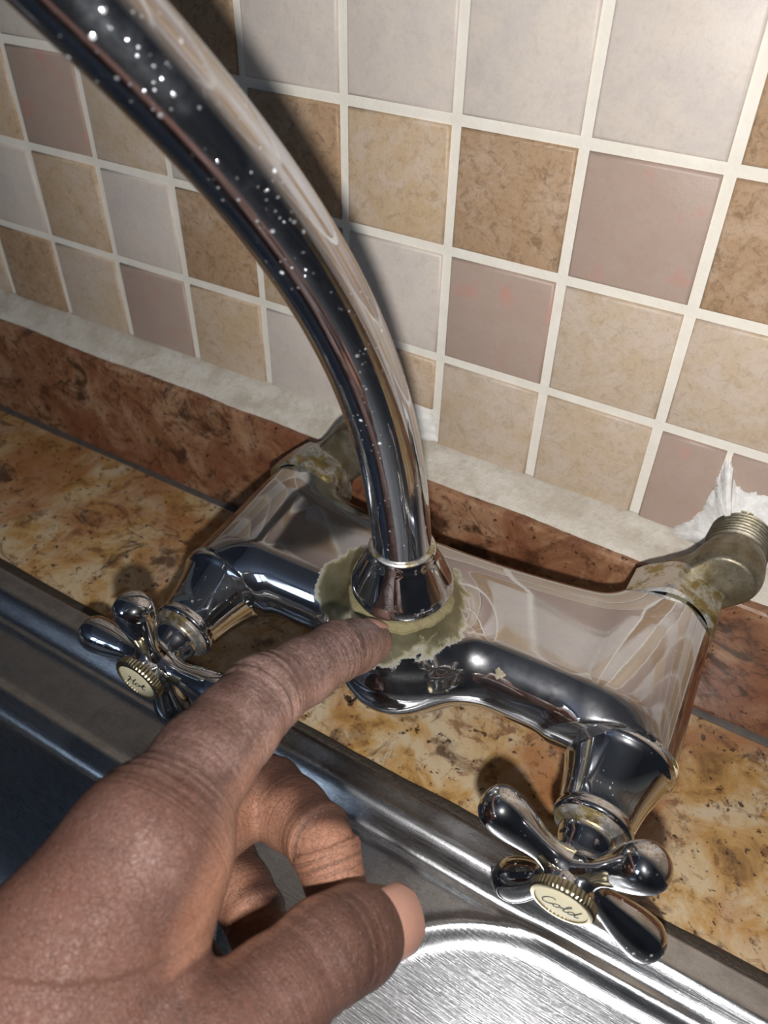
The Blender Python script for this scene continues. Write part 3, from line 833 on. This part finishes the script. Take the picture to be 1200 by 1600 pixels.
scrap(n0, (0, 1, 0), 0.0134, aN - 0.30, aN + 0.16, -0.0010, 0.0022, body, Xr)['label'] = 'pale sealing tape at the left union nut'

# hanging water drop under the body
dp = on_body(np.array([0.0709, -0.1092, -0.1466]))[0] + np.array([0, 0, 0.0004])
V, F = [], []
drop = lathe('water_drop', [(0.0003, 0.0006), (0.0008, 0.0012), (0.0016, 0.0019), (0.0024, 0.0022), (0.0032, 0.0020), (0.0038, 0.0013), (0.0041, 0.0004)], (0, 0, 0), (0, 0, -1), M['water'], None, n=24, sharp=180)
drop.location = dp
tag(drop, 'clear water drop hanging from the tap body beside the index finger', 'water drop')

# ------------------------------------------------------------------ the hand
J = {'tip': (0.0796, -0.1108, -0.1130), 'dip': (0.0783, -0.1253, -0.1026), 'pip': (0.0757, -0.1548, -0.0909), 'prox': (0.0783, -0.1778, -0.0861), 'mcp': (0.0818, -0.1989, -0.0836),
     'mpip': (0.0738, -0.1567, -0.1316), 'mdip': (0.1003, -0.1657, -0.1193), 'mtip': (0.1129, -0.1756, -0.1289), 'mmcp': (0.0705, -0.2058, -0.1090),
     'rpip': (0.0694, -0.1729, -0.1498), 'rdip': (0.0905, -0.1821, -0.1438), 'rtip': (0.1042, -0.1939, -0.1453), 'rmcp': (0.0540, -0.2135, -0.1360),
     'tt': (0.1210, -0.1755, -0.1215), 'tip2': (0.1166, -0.1888, -0.1121), 'tmcp': (0.1096, -0.2163, -0.1055), 'tcmc': (0.0940, -0.2440, -0.1085),
     'pmcp': (0.0440, -0.2210, -0.1530), 'ppip': (0.0640, -0.1900, -0.1680), 'pdip': (0.083, -0.196, -0.166), 'ptip': (0.095, -0.206, -0.163),
     'wr_r': (0.0640, -0.2780, -0.1060), 'wr_u': (0.0330, -0.2820, -0.1400), 'fa_r': (0.035, -0.375, -0.112), 'fa_u': (0.000, -0.375, -0.150)}
J = {k: np.array(v) for k, v in J.items()}
mixp = lambda a, b, t: J[a] * (1 - t) + J[b] * t
# chains: list of (point, radius)
CH = {
    'index': [(J['tip'], .0066), (mixp('tip', 'dip', .5), .0074), (J['dip'], .0079), (mixp('dip', 'pip', .5), .0084), (J['pip'], .0098), (mixp('pip', 'prox', .5), .0101), (J['prox'], .0110), (J['mcp'], .0126)],
    'middle': [(J['mtip'], .0070), (J['mdip'], .0082), (mixp('mdip', 'mpip', .5), .0090), (J['mpip'], .0098), (mixp('mpip', 'mmcp', .5), .0102), (J['mmcp'], .0120)],
    'ring': [(J['rtip'], .0068), (J['rdip'], .0078), (mixp('rdip', 'rpip', .5), .0084), (J['rpip'], .0092), (mixp('rpip', 'rmcp', .5), .0098), (J['rmcp'], .0115)],
    'little': [(J['ptip'], .0060), (J['pdip'], .0068), (J['ppip'], .0080), (J['pmcp'], .0105)],
    'thumb': [(J['tt'], .0088), (mixp('tt', 'tip2', .45), .0103), (J['tip2'], .0104), (mixp('tip2', 'tmcp', .5), .0108), (J['tmcp'], .0128), (J['tcmc'], .0165)],
}
PALM = [('mcp', 'wr_r', .0126, .0170), ('mmcp', 'wr_r', .0120, .0165), ('mmcp', 'wr_u', .0125, .0160), ('rmcp', 'wr_u', .0120, .0165), ('pmcp', 'wr_u', .0110, .0165),
        ('tcmc', 'wr_r', .0165, .0180), ('mcp', 'mmcp', .0124, .0122), ('mmcp', 'rmcp', .0116, .0114), ('rmcp', 'pmcp', .0105, .0105),
        ('wr_r', 'wr_u', .0170, .0165), ('wr_r', 'fa_r', .0180, .0230), ('wr_u', 'fa_u', .0170, .0230), ('fa_r', 'fa_u', .0230, .0230)]
def chain_sdf(Pw, ch, k=0.003):
    d = None
    for (a, ra), (b, rb) in zip(ch[:-1], ch[1:]):
        e = round_cone(Pw, a, b, ra, rb); d = e if d is None else smin(d, e, k)
    return d
def hand_sdf(Pw):
    palm = None
    for a, b, ra, rb in PALM:
        e = round_cone(Pw, J[a], J[b], ra, rb); palm = e if palm is None else smin(palm, e, 0.012)
    # first web: from the index knuckle side down to the thumb root
    web = round_cone(Pw, (0.0845, -0.1990, -0.1020), (0.0945, -0.2200, -0.1045), .0078, .0085)
    palm = smin(palm, web, 0.010)
    for ta, tb in ((.0, .0), (.25, .3), (.5, .6)):
        palm = smin(palm, round_cone(Pw, mixp('mcp', 'wr_r', ta) + np.array([0.002, 0, -0.006]), mixp('tcmc', 'wr_r', tb), .0115, .0150), 0.012)
    d = palm
    d = smin(d, chain_sdf(Pw, CH['index']), 0.005)
    d = smin(d, chain_sdf(Pw, CH['thumb'], .004), 0.0045)
    for n in ('middle', 'ring', 'little'):
        d = smin(d, chain_sdf(Pw, CH[n]), 0.0022)
    return d
allp = np.array(list(J.values()))
lo = allp.min(0) - 0.030; hi = allp.max(0) + 0.030
V, Q, g = surface_net(hand_sdf, lo, hi, 0.00105, 2)

# per-vertex skin data: side of the hand (palm skin is paler) and knuckle creases
back_dir = np.array([-0.05, -0.10, 0.99])
def seg_info(Pw, ch):
    best = np.full(len(Pw), 9.0); s = np.zeros(len(Pw)); acc = 0
    for (a, ra), (b, rb) in zip(ch[:-1], ch[1:]):
        ab = b - a; ln = np.linalg.norm(ab); t = np.clip(((Pw - a) @ ab) / (ab @ ab), 0, 1)
        d = np.linalg.norm(Pw - a - t[:, None] * ab, axis=1) - (ra + (rb - ra) * t)
        m = d < best; best[m] = d[m]; s[m] = acc + t[m] * ln; acc += ln
    return best, s
names = list(CH); info = {n: seg_info(V, CH[n]) for n in names}
DD = np.stack([info[n][0] for n in names]); own = DD.argmin(0)
SS = np.stack([info[n][1] for n in names])[own, np.arange(len(V))]
onf = DD.min(0) < 0.004
# flexion normals: palm side of each finger chain
PALMDIR = {'index': np.array([0.45, 0.30, -0.84]), 'middle': np.array([0.55, -0.83, -0.05]), 'ring': np.array([0.45, -0.88, 0.1]), 'little': np.array([0.45, -0.88, 0.1]), 'thumb': np.array([-0.75, 0.35, -0.55])}
pal = np.zeros(len(V))
for i, n in enumerate(names):
    pd = PALMDIR[n] / np.linalg.norm(PALMDIR[n]); m = (own == i)
    pal[m] = np.clip(0.5 + 1.1 * (g[m] @ pd) - 0.10, 0, 1)
pd = np.array([0.50, 0.30, -0.80]); pd /= np.linalg.norm(pd)
pm = np.clip(0.5 + 1.1 * (g @ pd) - 0.15, 0, 1)
wgt = np.clip((DD.min(0) - 0.001) / 0.004, 0, 1)
pal = pal * (1 - wgt) + pm * wgt
for n in ('middle', 'ring', 'little'):
    i = names.index(n); m = own == i; pal[m] = np.clip(pal[m] + 0.35, 0, 1)
# joint creases pressed into the skin
def jdist(n, k):
    acc = [0]
    for (a, _), (b, _) in zip(CH[n][:-1], CH[n][1:]): acc.append(acc[-1] + np.linalg.norm(b - a))
    return acc[k]
off = np.zeros(len(V)); wr = np.zeros(len(V))
def crease(n, s0, depth, width, side=None):
    i = names.index(n); m = (own == i) & onf
    k = np.exp(-((SS - s0) / width) ** 2) * m
    if side == 'palm': k = k * np.clip(pal * 1.5 - 0.3, 0, 1)
    if side == 'back': k = k * np.clip(1.2 - pal * 1.6, 0, 1)
    return k * depth
for ds_ in (-0.0052, -0.0022, 0.0008, 0.0040): off -= crease('index', jdist('index', 4) + ds_, 0.00055, 0.0008, 'back')
for ds_ in (-0.013, -0.0105, -0.008, -0.0050): off -= crease('index', jdist('index', 7) + ds_, 0.0004, 0.0006, 'back')
for ds_ in (-0.002, 0.001): off -= crease('index', jdist('index', 2) + ds_, 0.0003, 0.0006, 'back')
off -= crease('index', jdist('index', 4) + 0.0015, 0.0010, 0.0010, 'palm') + crease('index', jdist('index', 2) - 0.0005, 0.0007, 0.0008, 'palm')
off -= crease('middle', jdist('middle', 1), 0.0016, 0.0011) + crease('middle', jdist('middle', 3) - 0.0005, 0.0013, 0.0011)
off -= crease('ring', jdist('ring', 1), 0.0013, 0.0011) + crease('ring', jdist('ring', 3) - .0005, 0.0009, 0.0009)
for ds_ in (-0.0055, -0.0025, 0.0005, 0.0035, 0.0065): off -= crease('thumb', jdist('thumb', 2) + ds_, 0.00045, 0.0008, 'back')
for n, ks in (('index', (2, 4)), ('thumb', (2, 4)), ('middle', (1, 3))):
    i = names.index(n)
    for k in ks: wr = np.maximum(wr, np.exp(-((SS - jdist(n, k)) / 0.008) ** 2) * ((own == i) & onf))
V = V + g * off[:, None]
hand_org = np.array([0.0640, -0.2780, -0.1060])
# skin
t = NT('skin'); c = t.coord()
at_p = t.n('ShaderNodeAttribute'); at_p.attribute_name = 'palm_skin'
at_s = t.n('ShaderNodeAttribute'); at_s.attribute_name = 'along'
at_w = t.n('ShaderNodeAttribute'); at_w.attribute_name = 'wrinkle'
n1 = t.noise(c, 70, 6, 0.65, 0.4); n2 = t.noise(c, 420, 5, 0.7); n3 = t.noise(c, 28, 4, 0.6)
wv = t.n('ShaderNodeTexNoise'); wv.inputs['Scale'].default_value = 160; wv.inputs['Detail'].default_value = 3; t.l(c, wv.inputs['Vector'])
ws = t.n('ShaderNodeVectorMath', operation='SCALE'); t.l(wv.outputs['Color'], ws.inputs[0]); ws.inputs['Scale'].default_value = 0.006
wa = t.n('ShaderNodeVectorMath', operation='ADD'); t.l(c, wa.inputs[0]); t.l(ws.outputs[0], wa.inputs[1])
mpa = t.n('ShaderNodeMapping'); mpa.inputs['Scale'].default_value = (1.0, 0.55, 1.0); mpa.inputs['Rotation'].default_value = (0, 0, 0.5); t.l(wa.outputs[0], mpa.inputs['Vector'])
cv = t.vor(mpa.outputs[0], 2100, 'DISTANCE_TO_EDGE'); cv2 = t.vor(mpa.outputs[0], 900, 'DISTANCE_TO_EDGE')
cmb = t.n('ShaderNodeCombineXYZ')
t.l(t.math('MULTIPLY', at_s.outputs['Fac'], 900.0), cmb.inputs[0]); t.l(t.math('MULTIPLY', n1, 2.0), cmb.inputs[1])
ln = t.noise(cmb.outputs[0], 1.0, 3, 0.6)
back = t.mix(t.ramp(n1, [(0.35, 0.0), (0.68, 1.0)]), (0.052, 0.020, 0.0125), (0.090, 0.037, 0.024))
back = t.mix(t.ramp(n3, [(0.42, 0.0), (0.66, 0.55)]), back, (0.098, 0.041, 0.025))
palm_c = t.mix(t.ramp(n1, [(0.35, 0.0), (0.68, 1.0)]), (0.235, 0.105, 0.062), (0.30, 0.150, 0.095))
col = t.mix(t.ramp(at_p.outputs['Fac'], [(0.35, 0.0), (0.80, 1.0)]), back, palm_c)
at_f = t.n('ShaderNodeAttribute'); at_f.attribute_name = 'finger'
n6 = t.noise(c, 800, 4, 0.7)
ash_lift = t.math('MULTIPLY', t.math('MULTIPLY', t.ramp(n6, [(0.34, 0.3), (0.68, 1.0)]), t.ramp(n1, [(0.36, 0.35), (0.62, 1.0)])), t.math('ADD', 0.04, t.math('MULTIPLY', at_f.outputs['Fac'], 0.60)))  # dry ashy skin, plus painted brightening of the fingers to offset flash falloff
col = t.mix(ash_lift, col, (0.34, 0.24, 0.215))
lines = t.ramp(cv, [(0.0, 0.0), (0.12, 1.0)]); lines2 = t.ramp(cv2, [(0.0, 0.0), (0.07, 1.0)])
col = t.mix(t.math('MULTIPLY', t.math('SUBTRACT', 1.0, lines2), 0.30), col, (0.075, 0.036, 0.026))
jl = t.math('MULTIPLY', t.ramp(ln, [(0.42, 1.0), (0.52, 0.0)]), at_w.outputs['Fac'])
col = t.mix(t.math('MULTIPLY', jl, 0.7), col, (0.06, 0.03, 0.022))
nb = t.bump(lines, 0.40, 0.0003); nb = t.bump(lines2, 0.45, 0.0004, nb); nb = t.bump(ln, 0.45, 0.0008, nb); nb = t.bump(n2, 0.35, 0.0008, nb)
M['skin'] = t.set(Base_Color=col, Roughness=t.ramp(n2, [(0.3, 0.44), (0.7, 0.62)]), Specular_IOR_Level=0.36, Subsurface_Weight=0.06, Subsurface_Scale=0.002, Normal=nb)
t.b.inputs['Subsurface Radius'].default_value = (1.0, 0.35, 0.2)
t = NT('fingernail'); c = t.coord(); n1 = t.noise(c, 500, 4)
M['nail'] = t.set(Base_Color=t.mix(n1, (0.36, 0.195, 0.145), (0.30, 0.160, 0.120)), Roughness=0.38, Specular_IOR_Level=0.5, Normal=t.bump(n1, 0.08, 0.0004))

hand = mesh_obj('hand', V - hand_org, Q, M['skin'], None, smooth=True)
hand.location = hand_org
tag(hand, 'left hand pointing its index finger at the base of the spout', 'hand')
fing = np.clip(1.9 - SS / 0.06, 0, 1) * (own < 1) * (1 - wgt) + 0.15 * (own == 4) * (1 - wgt) * np.clip(1.4 - SS / 0.05, 0, 1)  # where the painted brightening goes: strong on the index, faint on the thumb
for nm, arr in (('finger', fing), ('palm_skin', pal), ('along', SS + own * 0.5), ('wrinkle', wr)):
    a = hand.data.attributes.new(nm, 'FLOAT', 'POINT'); a.data.foreach_set('value', arr.astype(np.float32))

def nail(name, base, tipd, up, wdt, lng, crv, mat):
    """curved nail plate; base = centre of its root, tipd = towards the finger end, up = out of the finger"""
    T = np.array(tipd, float); T /= np.linalg.norm(T); U = np.array(up, float); U -= T * (U @ T); U /= np.linalg.norm(U); S = np.cross(T, U)
    nu, nv = 14, 12; V = []; F = []
    for lay in (0, 1):
        for i in range(nu + 1):
            u = i / nu
            half = wdt / 2 * (1 - max(0, (0.22 - u) / 0.22) ** 2 * 0.45) * (1 - max(0, (u - 0.80) / 0.20) ** 2 * 0.42)
            for j in range(nv + 1):
                v = -1 + 2 * j / nv
                x = v * half
                sag = crv - math.sqrt(max(crv ** 2 - x ** 2, 1e-9))
                lift = 0.0006 * math.sin(math.pi * min(1, u * 1.0)) - 0.0022 * max(0, u - 0.55) ** 2
                V.append(np.array(base) + T * (u * lng - 0.0010 * (v * v) * (1 if u < 0.5 else -0.6) * -1 * (0.5 - u)) + S * x + U * (lift - sag - lay * 0.0012))
    st = (nu + 1) * (nv + 1)
    for lay in (0, 1):
        for i in range(nu):
            for j in range(nv):
                a = lay * st + i * (nv + 1) + j; q = (a, a + 1, a + nv + 2, a + nv + 1); F.append(q if lay == 0 else q[::-1])
    rim_ = [j for j in range(nv + 1)] + [i * (nv + 1) + nv for i in range(1, nu + 1)] + [nu * (nv + 1) + j for j in range(nv - 1, -1, -1)] + [i * (nv + 1) for i in range(nu - 1, 0, -1)]
    for a, b in zip(rim_, rim_[1:] + rim_[:1]): F.append((a, b, b + st, a + st))
    o = mesh_obj(name, np.array(V) - hand_org, F, mat, hand, smooth=True); autosmooth(o, 60); return o
# thumb nail looks out to the right and up
T = J['tt'] - J['tip2']; T /= np.linalg.norm(T)
upt = np.array([0.66, 0.16, 0.73]); upt -= T * (upt @ T); upt /= np.linalg.norm(upt)
nail('thumbnail', J['tt'] - T * 0.0066 + upt * 0.0096, T, upt, 0.0154, 0.0134, 0.0096, M['nail'])
T = J['tip'] - J['dip']; T /= np.linalg.norm(T)
upi = np.array([-0.35, 0.25, 0.90]); upi -= T * (upi @ T); upi /= np.linalg.norm(upi)
nail('fingernail', J['tip'] - T * 0.0065 + upi * 0.0066, T, upi, 0.0096, 0.0108, 0.0068, M['nail'])
